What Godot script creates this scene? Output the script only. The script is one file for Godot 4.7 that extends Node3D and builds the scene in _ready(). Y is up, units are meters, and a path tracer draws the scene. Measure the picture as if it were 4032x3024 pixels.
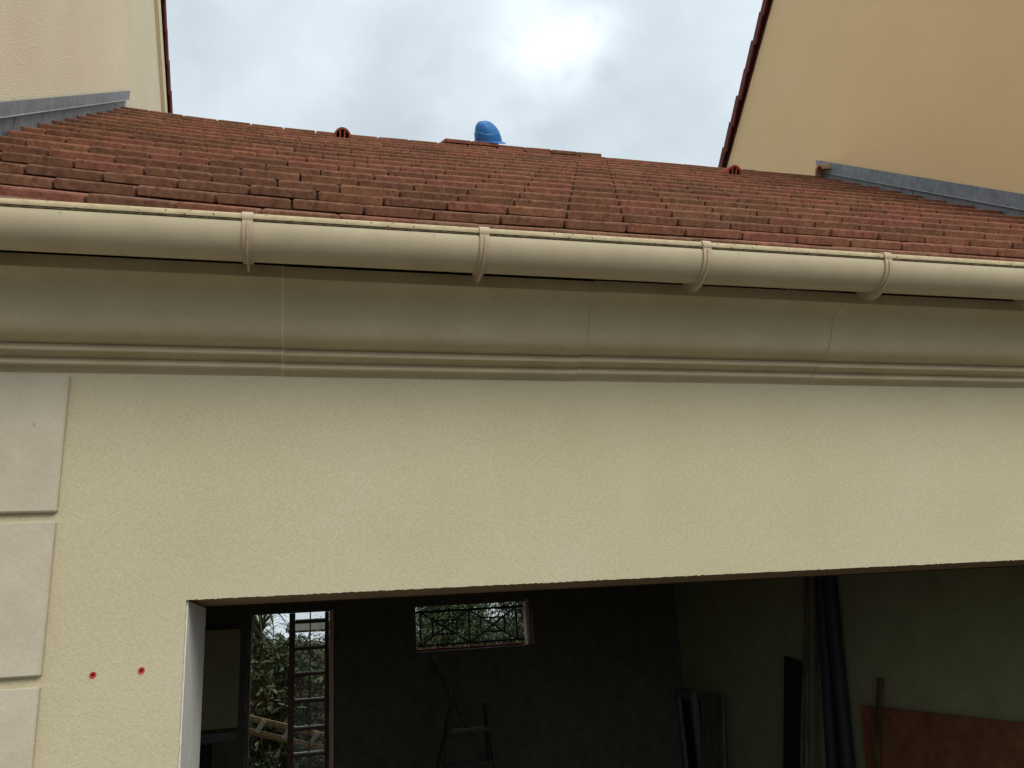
extends Node3D
# A low garage between two taller houses: tiled roof, gutter, moulded cornice, rendered wall, open doorway.
# x runs along the facade, y is up, z points to the street; the facade lies in the plane z = 0.

var used := {}
var rng := RandomNumberGenerator.new()
var M := {}
var tile_mats: Array = []

const PITCH := 36.7
var RU: Vector3   # up the roof slope
var RN: Vector3   # roof normal
var RA := Vector3(0, 3.137, 0.324)

# ------------------------------------------------------------------ helpers: tree
func numbered(called: String, parent: Node) -> String:
	var key := str(parent.get_instance_id()) + called
	var k: int = used.get(key, 0)
	used[key] = k + 1
	return called if k == 0 else "%s_%03d" % [called, k]

func thing(called: String, label: String, category: String, at := Vector3.ZERO, group := "") -> Node3D:
	var o := Node3D.new()
	o.name = numbered(called, self)
	add_child(o, true)
	o.position = at
	o.set_meta("label", label)
	o.set_meta("category", category)
	if group != "":
		o.set_meta("group", group)
	return o

func part(called: String, st: SurfaceTool, mat: Material, parent: Node, label := "") -> MeshInstance3D:
	return piece(called, st.commit(), mat, parent, label)

func piece(called: String, mesh: Mesh, mat: Material, parent: Node, label := "") -> MeshInstance3D:
	var o := MeshInstance3D.new()
	o.mesh = mesh
	if mat:
		o.material_override = mat
	o.name = numbered(called, parent)
	parent.add_child(o, true)
	if label != "":
		o.set_meta("label", label)
	return o

func structure(called: String, st: SurfaceTool, mat: Material, label: String, category: String) -> MeshInstance3D:
	var o := part(called, st, mat, self, label)
	o.set_meta("category", category)
	o.set_meta("kind", "structure")
	return o

# ------------------------------------------------------------------ helpers: shapes
func begin() -> SurfaceTool:
	var st := SurfaceTool.new()
	st.begin(Mesh.PRIMITIVE_TRIANGLES)
	return st

func tri(st: SurfaceTool, a: Vector3, b: Vector3, c: Vector3, hint: Vector3) -> void:
	var n := (a - c).cross(a - b)
	if n.length_squared() < 1e-16:
		return
	n = n.normalized()
	if n.dot(hint) < 0.0:
		var t := b
		b = c
		c = t
		n = -n
	for v in [a, b, c]:
		st.set_normal(n)
		st.add_vertex(v)

func quad(st: SurfaceTool, a: Vector3, b: Vector3, c: Vector3, d: Vector3, hint: Vector3) -> void:
	tri(st, a, b, c, hint)
	tri(st, a, c, d, hint)

# smooth triangle with given normals
func stri(st: SurfaceTool, p: Array, n: Array) -> void:
	var a: Vector3 = p[0]
	var b: Vector3 = p[1]
	var c: Vector3 = p[2]
	var f := (a - c).cross(a - b)
	if f.length_squared() < 1e-18:
		return
	var order := [0, 1, 2] if f.dot(n[0] + n[1] + n[2]) > 0.0 else [0, 2, 1]
	for i in order:
		st.set_normal(n[i])
		st.add_vertex(p[i])

func squad(st: SurfaceTool, p: Array, n: Array) -> void:
	stri(st, [p[0], p[1], p[2]], [n[0], n[1], n[2]])
	stri(st, [p[0], p[2], p[3]], [n[0], n[2], n[3]])

# chamfered box, half sizes h, chamfer b, transform T
func bbox(st: SurfaceTool, h: Vector3, b: float, T := Transform3D()) -> void:
	b = minf(b, minf(h.x, minf(h.y, h.z)) * 0.9)
	var ax := [Vector3.RIGHT, Vector3.UP, Vector3.BACK]
	# face corners: corner sign s, face axis k -> point on face k
	var P := func(s: Array, k: int) -> Vector3:
		var v := Vector3.ZERO
		for i in 3:
			v[i] = s[i] * (h[i] - (0.0 if i == k else b))
		return T * v
	var B := T.basis
	for k in 3:
		var i := (k + 1) % 3
		var j := (k + 2) % 3
		for sg in [-1, 1]:
			var c := []
			for q in [[-1, -1], [1, -1], [1, 1], [-1, 1]]:
				var s := [0, 0, 0]
				s[k] = sg
				s[i] = q[0]
				s[j] = q[1]
				c.append(P.call(s, k))
			quad(st, c[0], c[1], c[2], c[3], B * (ax[k] * sg))
	if b <= 0.0:
		return
	for k in 3:       # edges along axis k between faces i and j
		var i := (k + 1) % 3
		var j := (k + 2) % 3
		for si in [-1, 1]:
			for sj in [-1, 1]:
				var s0 := [0, 0, 0]
				s0[k] = -1
				s0[i] = si
				s0[j] = sj
				var s1 := s0.duplicate()
				s1[k] = 1
				quad(st, P.call(s0, i), P.call(s1, i), P.call(s1, j), P.call(s0, j), B * (ax[i] * si + ax[j] * sj))
	for sx in [-1, 1]:
		for sy in [-1, 1]:
			for sz in [-1, 1]:
				var s := [sx, sy, sz]
				tri(st, P.call(s, 0), P.call(s, 1), P.call(s, 2), B * Vector3(sx, sy, sz))

# box from corner a to corner b
func bx(st: SurfaceTool, a: Vector3, b: Vector3, bevel := 0.0) -> void:
	bbox(st, (b - a).abs() * 0.5, bevel, Transform3D(Basis(), (a + b) * 0.5))

# square bar from a to b, width w (along side), depth d
func bar(st: SurfaceTool, a: Vector3, b: Vector3, w: float, d: float, side := Vector3.UP, bevel := 0.002) -> void:
	var y := (b - a).normalized()
	var x := (side - y * side.dot(y))
	if x.length() < 0.01:
		x = Vector3.RIGHT - y * y.x
	x = x.normalized()
	bbox(st, Vector3(w, (b - a).length(), d) * 0.5, bevel, Transform3D(Basis(x, y, x.cross(y)), (a + b) * 0.5))

# round tube along points
func tube(st: SurfaceTool, pts: Array, r: Array, sides := 10) -> void:
	var rings := []
	var nrm := []
	var ref := Vector3(0.13, 0.27, 0.95)
	for i in pts.size():
		var d: Vector3 = (pts[mini(i + 1, pts.size() - 1)] - pts[maxi(i - 1, 0)]).normalized()
		var u := ref.cross(d).normalized()
		var v := d.cross(u)
		var ring := []
		var rn := []
		for k in sides:
			var t := TAU * k / sides
			var n := u * cos(t) + v * sin(t)
			ring.append(pts[i] + n * r[mini(i, r.size() - 1)])
			rn.append(n)
		rings.append(ring)
		nrm.append(rn)
	for i in pts.size() - 1:
		for k in sides:
			var l := (k + 1) % sides
			squad(st, [rings[i][k], rings[i][l], rings[i + 1][l], rings[i + 1][k]], [nrm[i][k], nrm[i][l], nrm[i + 1][l], nrm[i + 1][k]])
	for e in [0, pts.size() - 1]:
		var d: Vector3 = (pts[1] - pts[0]) if e == 0 else (pts[e - 1] - pts[e])
		for k in sides:
			tri(st, pts[e], rings[e][k], rings[e][(k + 1) % sides], -d)

# a profile of (z, y) points swept along x; normals are averaged where the bend is below 35 degrees
func sweep(st: SurfaceTool, prof: Array, x0: float, x1: float, flip := false, caps := true) -> void:
	var m := prof.size()
	var fn := []
	for i in m - 1:
		var d: Vector2 = (prof[i + 1] - prof[i]).normalized()
		var n := Vector2(d.y, -d.x)
		fn.append(-n if flip else n)
	for i in m - 1:
		var n0: Vector2 = fn[i]
		var n1: Vector2 = fn[i]
		if i > 0 and fn[i - 1].dot(fn[i]) > 0.8:
			n0 = (fn[i - 1] + fn[i]).normalized()
		if i < m - 2 and fn[i + 1].dot(fn[i]) > 0.8:
			n1 = (fn[i + 1] + fn[i]).normalized()
		var a: Vector2 = prof[i]
		var b: Vector2 = prof[i + 1]
		var N0 := Vector3(0, n0.y, n0.x)
		var N1 := Vector3(0, n1.y, n1.x)
		squad(st, [Vector3(x0, a.y, a.x), Vector3(x1, a.y, a.x), Vector3(x1, b.y, b.x), Vector3(x0, b.y, b.x)], [N0, N0, N1, N1])
	if caps:
		var poly := PackedVector2Array(prof)
		var idx := Geometry2D.triangulate_polygon(poly)
		for e in [[x0, -1.0], [x1, 1.0]]:
			for t in range(0, idx.size(), 3):
				var q := []
				for k in 3:
					q.append(Vector3(e[0], poly[idx[t + k]].y, poly[idx[t + k]].x))
				tri(st, q[0], q[1], q[2], Vector3(e[1], 0, 0))

# polygon of (z, y) points as a solid between x0 and x1
func prism(st: SurfaceTool, poly: Array, x0: float, x1: float) -> void:
	var c := Vector2.ZERO
	for p in poly:
		c += p / float(poly.size())
	for i in poly.size():
		var a: Vector2 = poly[i]
		var b: Vector2 = poly[(i + 1) % poly.size()]
		var h := (a + b) * 0.5 - c
		quad(st, Vector3(x0, a.y, a.x), Vector3(x1, a.y, a.x), Vector3(x1, b.y, b.x), Vector3(x0, b.y, b.x), Vector3(0, h.y, h.x))
	var pk := PackedVector2Array(poly)
	var idx := Geometry2D.triangulate_polygon(pk)
	for e in [[x0, -1.0], [x1, 1.0]]:
		for t in range(0, idx.size(), 3):
			tri(st, Vector3(e[0], pk[idx[t]].y, pk[idx[t]].x), Vector3(e[0], pk[idx[t + 1]].y, pk[idx[t + 1]].x), Vector3(e[0], pk[idx[t + 2]].y, pk[idx[t + 2]].x), Vector3(e[1], 0, 0))

# ------------------------------------------------------------------ helpers: materials
func gray(size: int, freq: float, noise_seed: int, octaves := 3, kind := FastNoiseLite.TYPE_SIMPLEX_SMOOTH) -> PackedByteArray:
	var n := FastNoiseLite.new()
	n.seed = noise_seed
	n.noise_type = kind
	n.frequency = freq
	n.fractal_octaves = octaves
	var im := n.get_seamless_image(size, size)
	im.convert(Image.FORMAT_L8)
	return im.get_data()

# colour texture: base (sRGB) varied by layers [bytes, amount r, g, b]; spots: dark specks where a layer falls under a level
func tex(size: int, base: Color, layers: Array, specks: Array = []) -> ImageTexture:
	var out := PackedByteArray()
	out.resize(size * size * 3)
	var b := [base.r * 255.0, base.g * 255.0, base.b * 255.0]
	for i in size * size:
		var r: float = b[0]
		var g: float = b[1]
		var bl: float = b[2]
		for l in layers:
			var v: float = l[0][i] / 127.5 - 1.0
			r += v * l[1]
			g += v * l[2]
			bl += v * l[3]
		for s in specks:
			var q: int = s[0][i]
			if q < s[1]:
				var f: float = s[2]
				r *= f
				g *= f
				bl *= f
		out[i * 3] = clampi(int(r), 0, 255)
		out[i * 3 + 1] = clampi(int(g), 0, 255)
		out[i * 3 + 2] = clampi(int(bl), 0, 255)
	return ImageTexture.create_from_image(Image.create_from_data(size, size, false, Image.FORMAT_RGB8, out))

func gtex(size: int, data: PackedByteArray) -> ImageTexture:
	return ImageTexture.create_from_image(Image.create_from_data(size, size, false, Image.FORMAT_L8, data))

func mat(called: String, albedo: Color, rough := 0.9, t: Texture2D = null, metres := 1.0, height: Texture2D = null, cm := 0.1, local := false) -> StandardMaterial3D:
	var m := StandardMaterial3D.new()
	m.resource_name = called
	m.albedo_color = albedo
	m.roughness = rough
	m.metallic_specular = 0.35
	if t:
		m.albedo_texture = t
	if height:
		m.heightmap_enabled = true
		m.heightmap_texture = height
		m.heightmap_scale = cm
	if t or height:
		m.uv1_triplanar = true
		m.uv1_world_triplanar = not local
		m.uv1_triplanar_sharpness = 4.0
		m.uv1_scale = Vector3.ONE / metres
	return m

func materials() -> void:
	var S := 512
	var big := gray(S, 0.006, 11, 4)
	var mid := gray(S, 0.02, 12, 4)
	var fine := gray(S, 0.16, 13, 2)
	var grit := gray(S, 0.26, 14, 2, FastNoiseLite.TYPE_VALUE_CUBIC)
	var cell := gray(S, 0.045, 15, 2)
	var w := Color.WHITE
	# roughcast render of the garage: cream, coarse grain, faint warm patches
	var L := 1024
	var big_l := gray(L, 0.003, 16, 4)
	var fine_l := gray(L, 0.20, 17, 2)
	var grit_l := gray(L, 0.32, 18, 2, FastNoiseLite.TYPE_VALUE_CUBIC)
	var spot_l := gray(L, 0.055, 19, 2)
	var ht_l := gtex(L, gray(L, 0.30, 22, 3))
	var ht := gtex(S, gray(S, 0.22, 21, 3, FastNoiseLite.TYPE_VALUE_CUBIC))
	var ht_soft := gtex(S, mid)
	M.render = mat("cream_roughcast", w, 0.95, tex(L, Color8(196, 186, 157), [[big_l, 3, 3, 5], [fine_l, 5, 5, 5], [grit_l, 7, 7, 7]], [[grit_l, 16, 0.86], [spot_l, 4, 0.66]]), 1.9, ht_l, 0.11)
	M.quoin = mat("pale_smooth_render", w, 0.95, tex(S, Color8(192, 183, 163), [[big, 5, 5, 5], [mid, 5, 5, 5], [fine, 4, 4, 4]], [[cell, 14, 0.9]]), 1.1, ht, 0.08)
	M.cornice = mat("moulded_stone_paint", w, 0.9, tex(S, Color8(204, 188, 156), [[big, 5, 6, 6], [mid, 5, 5, 5], [fine, 4, 4, 4]], [[grit, 16, 0.85]]), 1.2, ht, 0.06)
	M.gutter = mat("sand_plastic", w, 0.45, tex(S, Color8(196, 182, 152), [[big, 5, 4, 4], [mid, 4, 4, 4]], [[cell, 10, 0.88]]), 0.9, ht_soft, 0.02)
	M.rim = mat("weathered_sand_plastic", w, 0.6, tex(S, Color8(186, 170, 134), [[mid, 14, 14, 14], [fine, 10, 10, 10]], [[cell, 46, 0.62], [grit, 40, 0.8]]), 0.5, ht_soft, 0.03)
	M.dirty_rim = mat("mottled_dirt_crust", w, 0.95, tex(S, Color8(96, 86, 66), [[mid, 26, 25, 22], [fine, 14, 14, 12]], [[cell, 60, 0.7]]), 0.3, ht, 0.1)
	M.bracket = mat("faded_pink_beige_plastic", w, 0.5, tex(S, Color8(194, 174, 148), [[mid, 8, 7, 7], [fine, 4, 4, 4]]), 0.4)
	M.left_wall = mat("beige_house_render", w, 0.95, tex(L, Color8(229, 217, 188), [[big_l, 3, 4, 6], [fine_l, 4, 4, 4], [grit_l, 7, 7, 7]], [[spot_l, 4, 0.72]]), 2.6, ht_l, 0.3)
	M.right_wall = mat("ochre_house_render", w, 0.95, tex(L, Color8(230, 198, 150), [[big_l, 2, 2, 3], [fine_l, 3, 3, 3], [grit_l, 3, 3, 3]], [[spot_l, 3, 0.84]]), 2.9, ht_l, 0.2)
	M.zinc = mat("weathered_zinc", w, 0.6, tex(S, Color8(128, 133, 138), [[big, 10, 10, 11], [mid, 10, 10, 10], [fine, 5, 5, 5]], [[cell, 18, 0.86]]), 0.6, ht_soft, 0.03)
	M.zinc.metallic = 0.15
	M.verge = mat("maroon_verge_clay", w, 0.75, tex(S, Color8(104, 52, 48), [[mid, 18, 10, 8], [fine, 8, 6, 6]]), 0.5, ht_soft, 0.05)
	M.reveal = mat("white_reveal_paint", w, 0.9, tex(S, Color8(224, 224, 218), [[big, 6, 6, 6], [mid, 6, 6, 6]]), 1.0, ht, 0.05)
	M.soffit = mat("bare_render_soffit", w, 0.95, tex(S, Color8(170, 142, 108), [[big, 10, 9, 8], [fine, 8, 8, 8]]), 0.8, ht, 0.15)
	M.inner_wall = mat("raw_grey_green_render", w, 0.95, tex(S, Color8(174, 171, 134), [[big, 7, 7, 6], [mid, 6, 6, 6], [fine, 4, 4, 4]], [[cell, 12, 0.8]]), 1.4, ht, 0.08)
	M.block = mat("raw_concrete_block", w, 0.95, tex(S, Color8(106, 101, 90), [[big, 6, 6, 6], [mid, 8, 8, 8], [fine, 6, 6, 6]], [[grit, 26, 0.8]]), 0.9, ht, 0.25)
	M.concrete = mat("dusty_concrete", w, 0.95, tex(S, Color8(104, 100, 92), [[big, 12, 12, 12], [mid, 8, 8, 8], [fine, 6, 6, 6]]), 1.6, ht, 0.1)
	M.ground = mat("worn_asphalt", w, 0.95, tex(S, Color8(76, 73, 69), [[big, 10, 10, 10], [mid, 8, 8, 8], [grit, 16, 16, 16]]), 2.1, ht, 0.3)
	M.soil = mat("garden_soil", w, 1.0, tex(S, Color8(70, 62, 44), [[big, 14, 12, 8], [mid, 12, 12, 8], [grit, 14, 12, 10]]), 1.7, ht, 0.6)
	M.wood_pale = mat("pale_raw_timber", w, 0.8, wood_tex(Color8(186, 158, 118)), 0.5)
	M.wood_grey = mat("grey_old_timber", w, 0.9, wood_tex(Color8(116, 112, 100)), 0.5)
	M.wood_dark = mat("dark_timber", w, 0.8, wood_tex(Color8(92, 78, 50)), 0.5)
	M.door_paint = mat("weathered_brown_paint", w, 0.6, tex(S, Color8(116, 92, 80), [[big, 8, 8, 8], [mid, 7, 7, 7], [fine, 4, 4, 4]]), 0.6)
	M.door_edge = mat("pale_pink_paint", w, 0.6, tex(S, Color8(226, 196, 180), [[mid, 8, 8, 8], [fine, 4, 4, 4]]), 0.6)
	M.bead = mat("pale_glazing_bead", Color8(216, 216, 210), 0.5)
	M.white_wood = mat("pale_sawn_wood", Color8(222, 214, 200), 0.8)
	M.iron = mat("black_iron", Color8(30, 30, 30), 0.55)
	M.terracotta = mat("terracotta_board", w, 0.85, tex(S, Color8(152, 98, 70), [[big, 14, 12, 8], [mid, 12, 9, 7], [fine, 5, 5, 5]]), 0.9, ht_soft, 0.05)
	M.brick = mat("red_sill_brick", w, 0.9, tex(S, Color8(146, 74, 58), [[mid, 16, 10, 8], [fine, 8, 8, 8]]), 0.4, ht, 0.1)
	M.pipe = mat("dark_grey_plastic", Color8(58, 60, 66), 0.45)
	M.dark_board = mat("dark_board", Color8(40, 40, 42), 0.6)
	M.white_board = mat("white_frame_paint", Color8(120, 122, 120), 0.6)
	M.yellow = mat("dull_yellow_metal", Color8(84, 78, 40), 0.5)
	M.alu = mat("dusty_dark_metal", Color8(66, 66, 62), 0.7)
	M.hat = mat("blue_shell_plastic", w, 0.38, tex(256, Color8(50, 118, 190), [[gray(256, 0.03, 31, 3), 8, 9, 10], [gray(256, 0.2, 32, 2), 4, 5, 5]]), 0.3)
	M.strap = mat("dark_strap", Color8(36, 36, 48), 0.7)
	M.plug = mat("red_plastic_plug", Color8(186, 58, 48), 0.45)
	M.plug_hole = mat("dark_hole", Color8(46, 22, 20), 0.9)
	M.cream_clay = mat("pale_mortared_clay", w, 0.9, tex(S, Color8(160, 128, 104), [[mid, 16, 14, 12], [fine, 8, 8, 8]]), 0.4, ht, 0.1)
	M.mortar = mat("pale_joint_mortar", w, 0.95, tex(256, Color8(224, 212, 178), [[gray(256, 0.05, 33, 3), 10, 10, 10]]), 0.4)
	M.slate = mat("grey_shingle", w, 0.85, tex(S, Color8(112, 114, 110), [[mid, 12, 12, 12], [fine, 8, 8, 8]]), 0.5, ht, 0.1)
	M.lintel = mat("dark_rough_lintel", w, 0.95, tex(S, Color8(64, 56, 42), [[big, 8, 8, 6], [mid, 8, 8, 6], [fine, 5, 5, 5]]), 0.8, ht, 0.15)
	M.bark = mat("grey_brown_bark", w, 0.95, tex(S, Color8(84, 74, 58), [[mid, 18, 16, 14], [fine, 12, 12, 10]]), 0.4, ht, 0.4)
	var glass := StandardMaterial3D.new()
	glass.resource_name = "window_glass"
	glass.albedo_color = Color(0.95, 0.98, 0.97, 0.06)
	glass.transparency = BaseMaterial3D.TRANSPARENCY_ALPHA
	glass.roughness = 0.03
	glass.metallic_specular = 0.15
	M.glass = glass
	# leaf colours come with the copies
	for nm in ["leaf", "leaf_matt"]:
		var lm := StandardMaterial3D.new()
		lm.resource_name = nm
		lm.vertex_color_use_as_albedo = true
		lm.roughness = 0.45 if nm == "leaf" else 0.7
		lm.backlight_enabled = true
		lm.backlight = Color(0.10, 0.13, 0.04)
		M[nm] = lm
	# clay tiles: a few tones, each mottled
	var lich := gray(S, 0.012, 41, 4)
	var blot := gray(S, 0.035, 42, 4)
	for c in [Color8(130, 91, 70), Color8(140, 93, 76), Color8(126, 90, 69), Color8(138, 95, 75), Color8(123, 88, 68), Color8(134, 90, 72), Color8(117, 83, 65), Color8(139, 99, 76)]:
		var k := tile_mats.size()
		tile_mats.append(mat("clay_tile_tone", w, 0.88, tex(256, c, [[gray(256, 0.02, 50 + k, 4), 16, 12, 10], [gray(256, 0.06, 60 + k, 3), 18, 13, 10], [gray(256, 0.3, 70 + k, 2), 9, 8, 8]], [[gray(256, 0.03, 80 + k, 4), 70, 0.86], [gray(256, 0.09, 90 + k, 3), 40, 0.90]]), 0.33, ht, 0.045))

func wood_tex(c: Color) -> ImageTexture:
	var S := 256
	var n := FastNoiseLite.new()
	n.seed = 77
	n.frequency = 0.05
	n.fractal_octaves = 3
	var out := PackedByteArray()
	out.resize(S * S * 3)
	for y in S:
		for x in S:
			var v := n.get_noise_3d(cos(TAU * x / S) * 34.0, sin(TAU * x / S) * 34.0, y * 0.10) * 34.0 + n.get_noise_2d(x * 3.0, y * 0.3) * 10.0
			for k in 3:
				out[(y * S + x) * 3 + k] = clampi(int(c[k] * 255.0 + v), 0, 255)
	return ImageTexture.create_from_image(Image.create_from_data(S, S, false, Image.FORMAT_RGB8, out))

# ------------------------------------------------------------------ sky
func sky_image() -> Image:
	var W := 1024
	var H := 512
	var im := Image.create(W, H, false, Image.FORMAT_RGBF)
	var n := FastNoiseLite.new()
	n.seed = 23
	n.frequency = 1.5
	n.fractal_octaves = 5
	n.fractal_gain = 0.42
	n.domain_warp_enabled = true
	n.domain_warp_amplitude = 0.25
	n.domain_warp_frequency = 1.6
	var sun := Vector3(0.305, 0.675, -0.789).normalized()
	for y in H:
		var v := PI * (y + 0.5) / H
		for x in W:
			var u := TAU * (x + 0.5) / W
			var d := Vector3(sin(v) * sin(u), cos(v), -sin(v) * cos(u))
			var up := maxf(d.y, 0.0)
			var p := d * 2.8
			var c := n.get_noise_3d(p.x, p.y * 1.5, p.z)
			var f := n.get_noise_3d(p.x * 2.2 + 9.0, p.y * 2.4, p.z * 2.2)
			var b := 0.555 + (0.085 * c + 0.055 * f) + SKY_ZENITH * smoothstep(0.62, 1.0, up)
			var thin := pow(maxf(d.dot(sun), 0.0), 800.0)
			b += 0.19 * thin * (1.0 + 2.6 * f)
			b = maxf(b, 0.30)
			var white := clampf((b - 0.51) * 3.5, 0.0, 1.0)
			var col := Color(0.90, 1.02, 1.11).lerp(Color(0.93, 1.02, 1.07), white) * b
			if d.y < 0.0:
				col = col.lerp(Color(0.30, 0.29, 0.27), clampf(-d.y * 6.0, 0.0, 1.0))
			im.set_pixel(x, y, col)
	return im

# ------------------------------------------------------------------ roof pieces
func roof_at(x: float, s: float, lift := 0.0) -> Vector3:
	return RA + RU * s + RN * lift + Vector3(x, 0, 0)

# the tiles ride up a little towards the left hand wall
func sweep_up(x: float, s: float) -> float:
	return 0.050 * pow(maxf(0.0, 0.7 - x) / 1.9, 2.0) * (0.7 + 0.08 * s)

# a flat interlocking tile; local x across, y out of the roof, z down the slope. Origin: top edge of its front.
func tile_mesh(width: float, length: float, thick: float, k: int) -> ArrayMesh:
	var st := begin()
	var r := 0.0058 + 0.0008 * k
	var hw := width * 0.5
	var cut := 0.0065
	# outline of the front, seen from below: rounded upper corners, chamfered lower ones
	var o := [Vector2(-hw, -thick + 0.004), Vector2(-hw, -cut), Vector2(-hw + 0.003, -cut * 0.35), Vector2(-hw + cut, 0), Vector2(hw - cut, 0), Vector2(hw - 0.003, -cut * 0.35), Vector2(hw, -cut), Vector2(hw, -thick + 0.004), Vector2(hw - 0.003, -thick), Vector2(-hw + 0.003, -thick)]
	# three sections: back end, just behind the nose, nose (inset by r all round)
	var rings := []
	for q in [[-length, 0.0], [-r, 0.0], [-r * 0.3, r * 0.3], [0.0, r]]:
		var ring := []
		for p in o:
			var e := Vector2(p.x - signf(p.x) * q[1] * 0.6, p.y - (q[1] if p.y > -thick * 0.5 else -q[1] * 0.5))
			ring.append(Vector3(e.x, e.y, q[0]))
		rings.append(ring)
	var m := o.size()
	for i in rings.size() - 1:
		for j in m:
			var a: Vector3 = rings[i][j]
			var b: Vector3 = rings[i][(j + 1) % m]
			var c: Vector3 = rings[i + 1][(j + 1) % m]
			var d: Vector3 = rings[i + 1][j]
			var mid: Vector2 = (o[j] + o[(j + 1) % m]) * 0.5 + Vector2(0, thick * 0.5)
			quad(st, a, b, c, d, Vector3(mid.x * 0.15 if absf(mid.y) > thick * 0.4 else mid.x, mid.y, 0.002 * i * i))
	var face: Array = rings[rings.size() - 1]
	for j in range(1, m - 1):
		tri(st, face[0], face[j], face[j + 1], Vector3.BACK)
	return st.commit()

func build_roof(garage: Node3D) -> void:
	var roof := Node3D.new()
	roof.name = "roof"
	garage.add_child(roof)
	roof.set_meta("label", "low pitched roof of flat brown red clay tiles with one third bond joints")
	var W := 0.2245
	var X0 := -1.2
	var X1 := 4.33
	var E := 0.2475
	var TH := 0.0325
	var tilt := deg_to_rad(8.0)
	var L := 0.30
	var meshes := []
	for k in 3:
		meshes.append(tile_mesh(W - 0.0068, L, TH, k))
	var upper := []
	for i in tile_mats.size():
		upper.append(begin())
	var ups := 0
	for row in range(-1, 17):
		var s := 0.15 + E * row if row >= 0 else -0.03
		var ph := fposmod(0.425 + 0.0835 * (row - 1) - X0, W)
		var x := X0 + ph - W
		while x < X1 - 0.01:
			var a := maxf(x, X0)
			var b := minf(x + W, X1)
			x += W
			if b - a < 0.03:
				continue
			var up := s
			var cx := (a + b) * 0.5
			var B := Basis(Vector3.RIGHT, RN, -RU)
			B = B * Basis(Vector3.RIGHT, -tilt + rng.randf_range(-0.006, 0.006)) * Basis(Vector3.UP, rng.randf_range(-0.006, 0.006)) * Basis(Vector3.BACK, rng.randf_range(-0.006, 0.006))
			B = B * Basis(Vector3.BACK, -0.10 * maxf(0.0, 0.7 - cx) / 3.61)
			B = B.scaled_local(Vector3((b - a) / W, 1, 0.55 if row == 16 else 1.0))
			var T := Transform3D(B, roof_at(cx + rng.randf_range(-0.001, 0.001), up + rng.randf_range(-0.003, 0.003), sweep_up(cx, up) + rng.randf_range(-0.0015, 0.0015)))
			var v := rng.randi_range(0, 7)
			if cx < 0.1 and rng.randf() < 0.6:
				v = [2, 4, 6, 6, 5][rng.randi_range(0, 4)]
			if cx > 2.2 and rng.randf() < 0.45:
				v = [1, 3, 7, 0][rng.randi_range(0, 3)]
			var skip := false
			for vt in [Vector2(0.31, 14), Vector2(3.17, 13)]:
				if row == int(vt.y) and absf(cx - vt.x) < W * 0.5:
					skip = true
			if skip:
				vent_tile(roof, T, W - 0.0045, L, TH, tile_mats[v])
				continue
			if row >= 0 and row <= 10:
				var o := piece("roof_tile", meshes[rng.randi_range(0, 2)], tile_mats[v], roof)
				o.transform = T
			else:
				upper[v].append_from(meshes[rng.randi_range(0, 2)], 0, T)
				ups += 1
	var am := ArrayMesh.new()
	for i in upper.size():
		upper[i].commit(am)
		am.surface_set_material(am.get_surface_count() - 1, tile_mats[i])
	piece("upper_roof_tiles", am, null, roof).set_meta("kind", "stuff")
	# tiles left lying along the ridge
	for i in 6:
		var w := 0.2105
		var T := Transform3D(Basis(Vector3.RIGHT, RN, -RU) * Basis(Vector3.RIGHT, -0.20 + rng.randf_range(-0.02, 0.02)) * Basis(Vector3.BACK, rng.randf_range(-0.02, 0.02)) * Basis.from_scale(Vector3(0.945, 0.8, 0.7)), roof_at(1.155 + i * w, 4.115 + rng.randf_range(-0.006, 0.006), 0.033 if i < 2 else 0.022))
		piece("loose_ridge_tile", meshes[i % 3], tile_mats[[1, 5, 0, 3, 2, 4][i]], roof).transform = T
	# boarded deck below the tiles and the slope behind
	var st := begin()
	var top := roof_at(0, 4.20, -0.05)
	prism(st, [Vector2(0.225, 3.145), Vector2(top.z, top.y), Vector2(-6.0, 3.06), Vector2(-6.0, 2.96), Vector2(top.z, top.y - 0.12), Vector2(0.225, 3.055)], X0, X1)
	part("roof_deck", st, M.wood_dark, roof)
	# ridge cap left at the wall on the right
	st = begin()
	var prof := []
	for i in 13:
		var t := PI * i / 12.0
		prof.append(Vector2(cos(t) * 0.072 - 2.95, 5.585 + sin(t) * 0.082))
	for i in 13:
		var t := PI * (12 - i) / 12.0
		prof.append(Vector2(cos(t) * 0.054 - 2.95, 5.585 + sin(t) * 0.060))
	var T0 := Transform3D(Basis(Vector3.UP, -0.12), Vector3(4.285, 5.597, -2.93))
	var capm := begin()
	sweep(capm, prof.map(func(p): return p - Vector2(-2.95, 5.585)), -0.03, 0.06, true)
	var cap := part("ridge_cap_tile", capm, M.cream_clay, roof)
	cap.transform = T0

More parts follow.
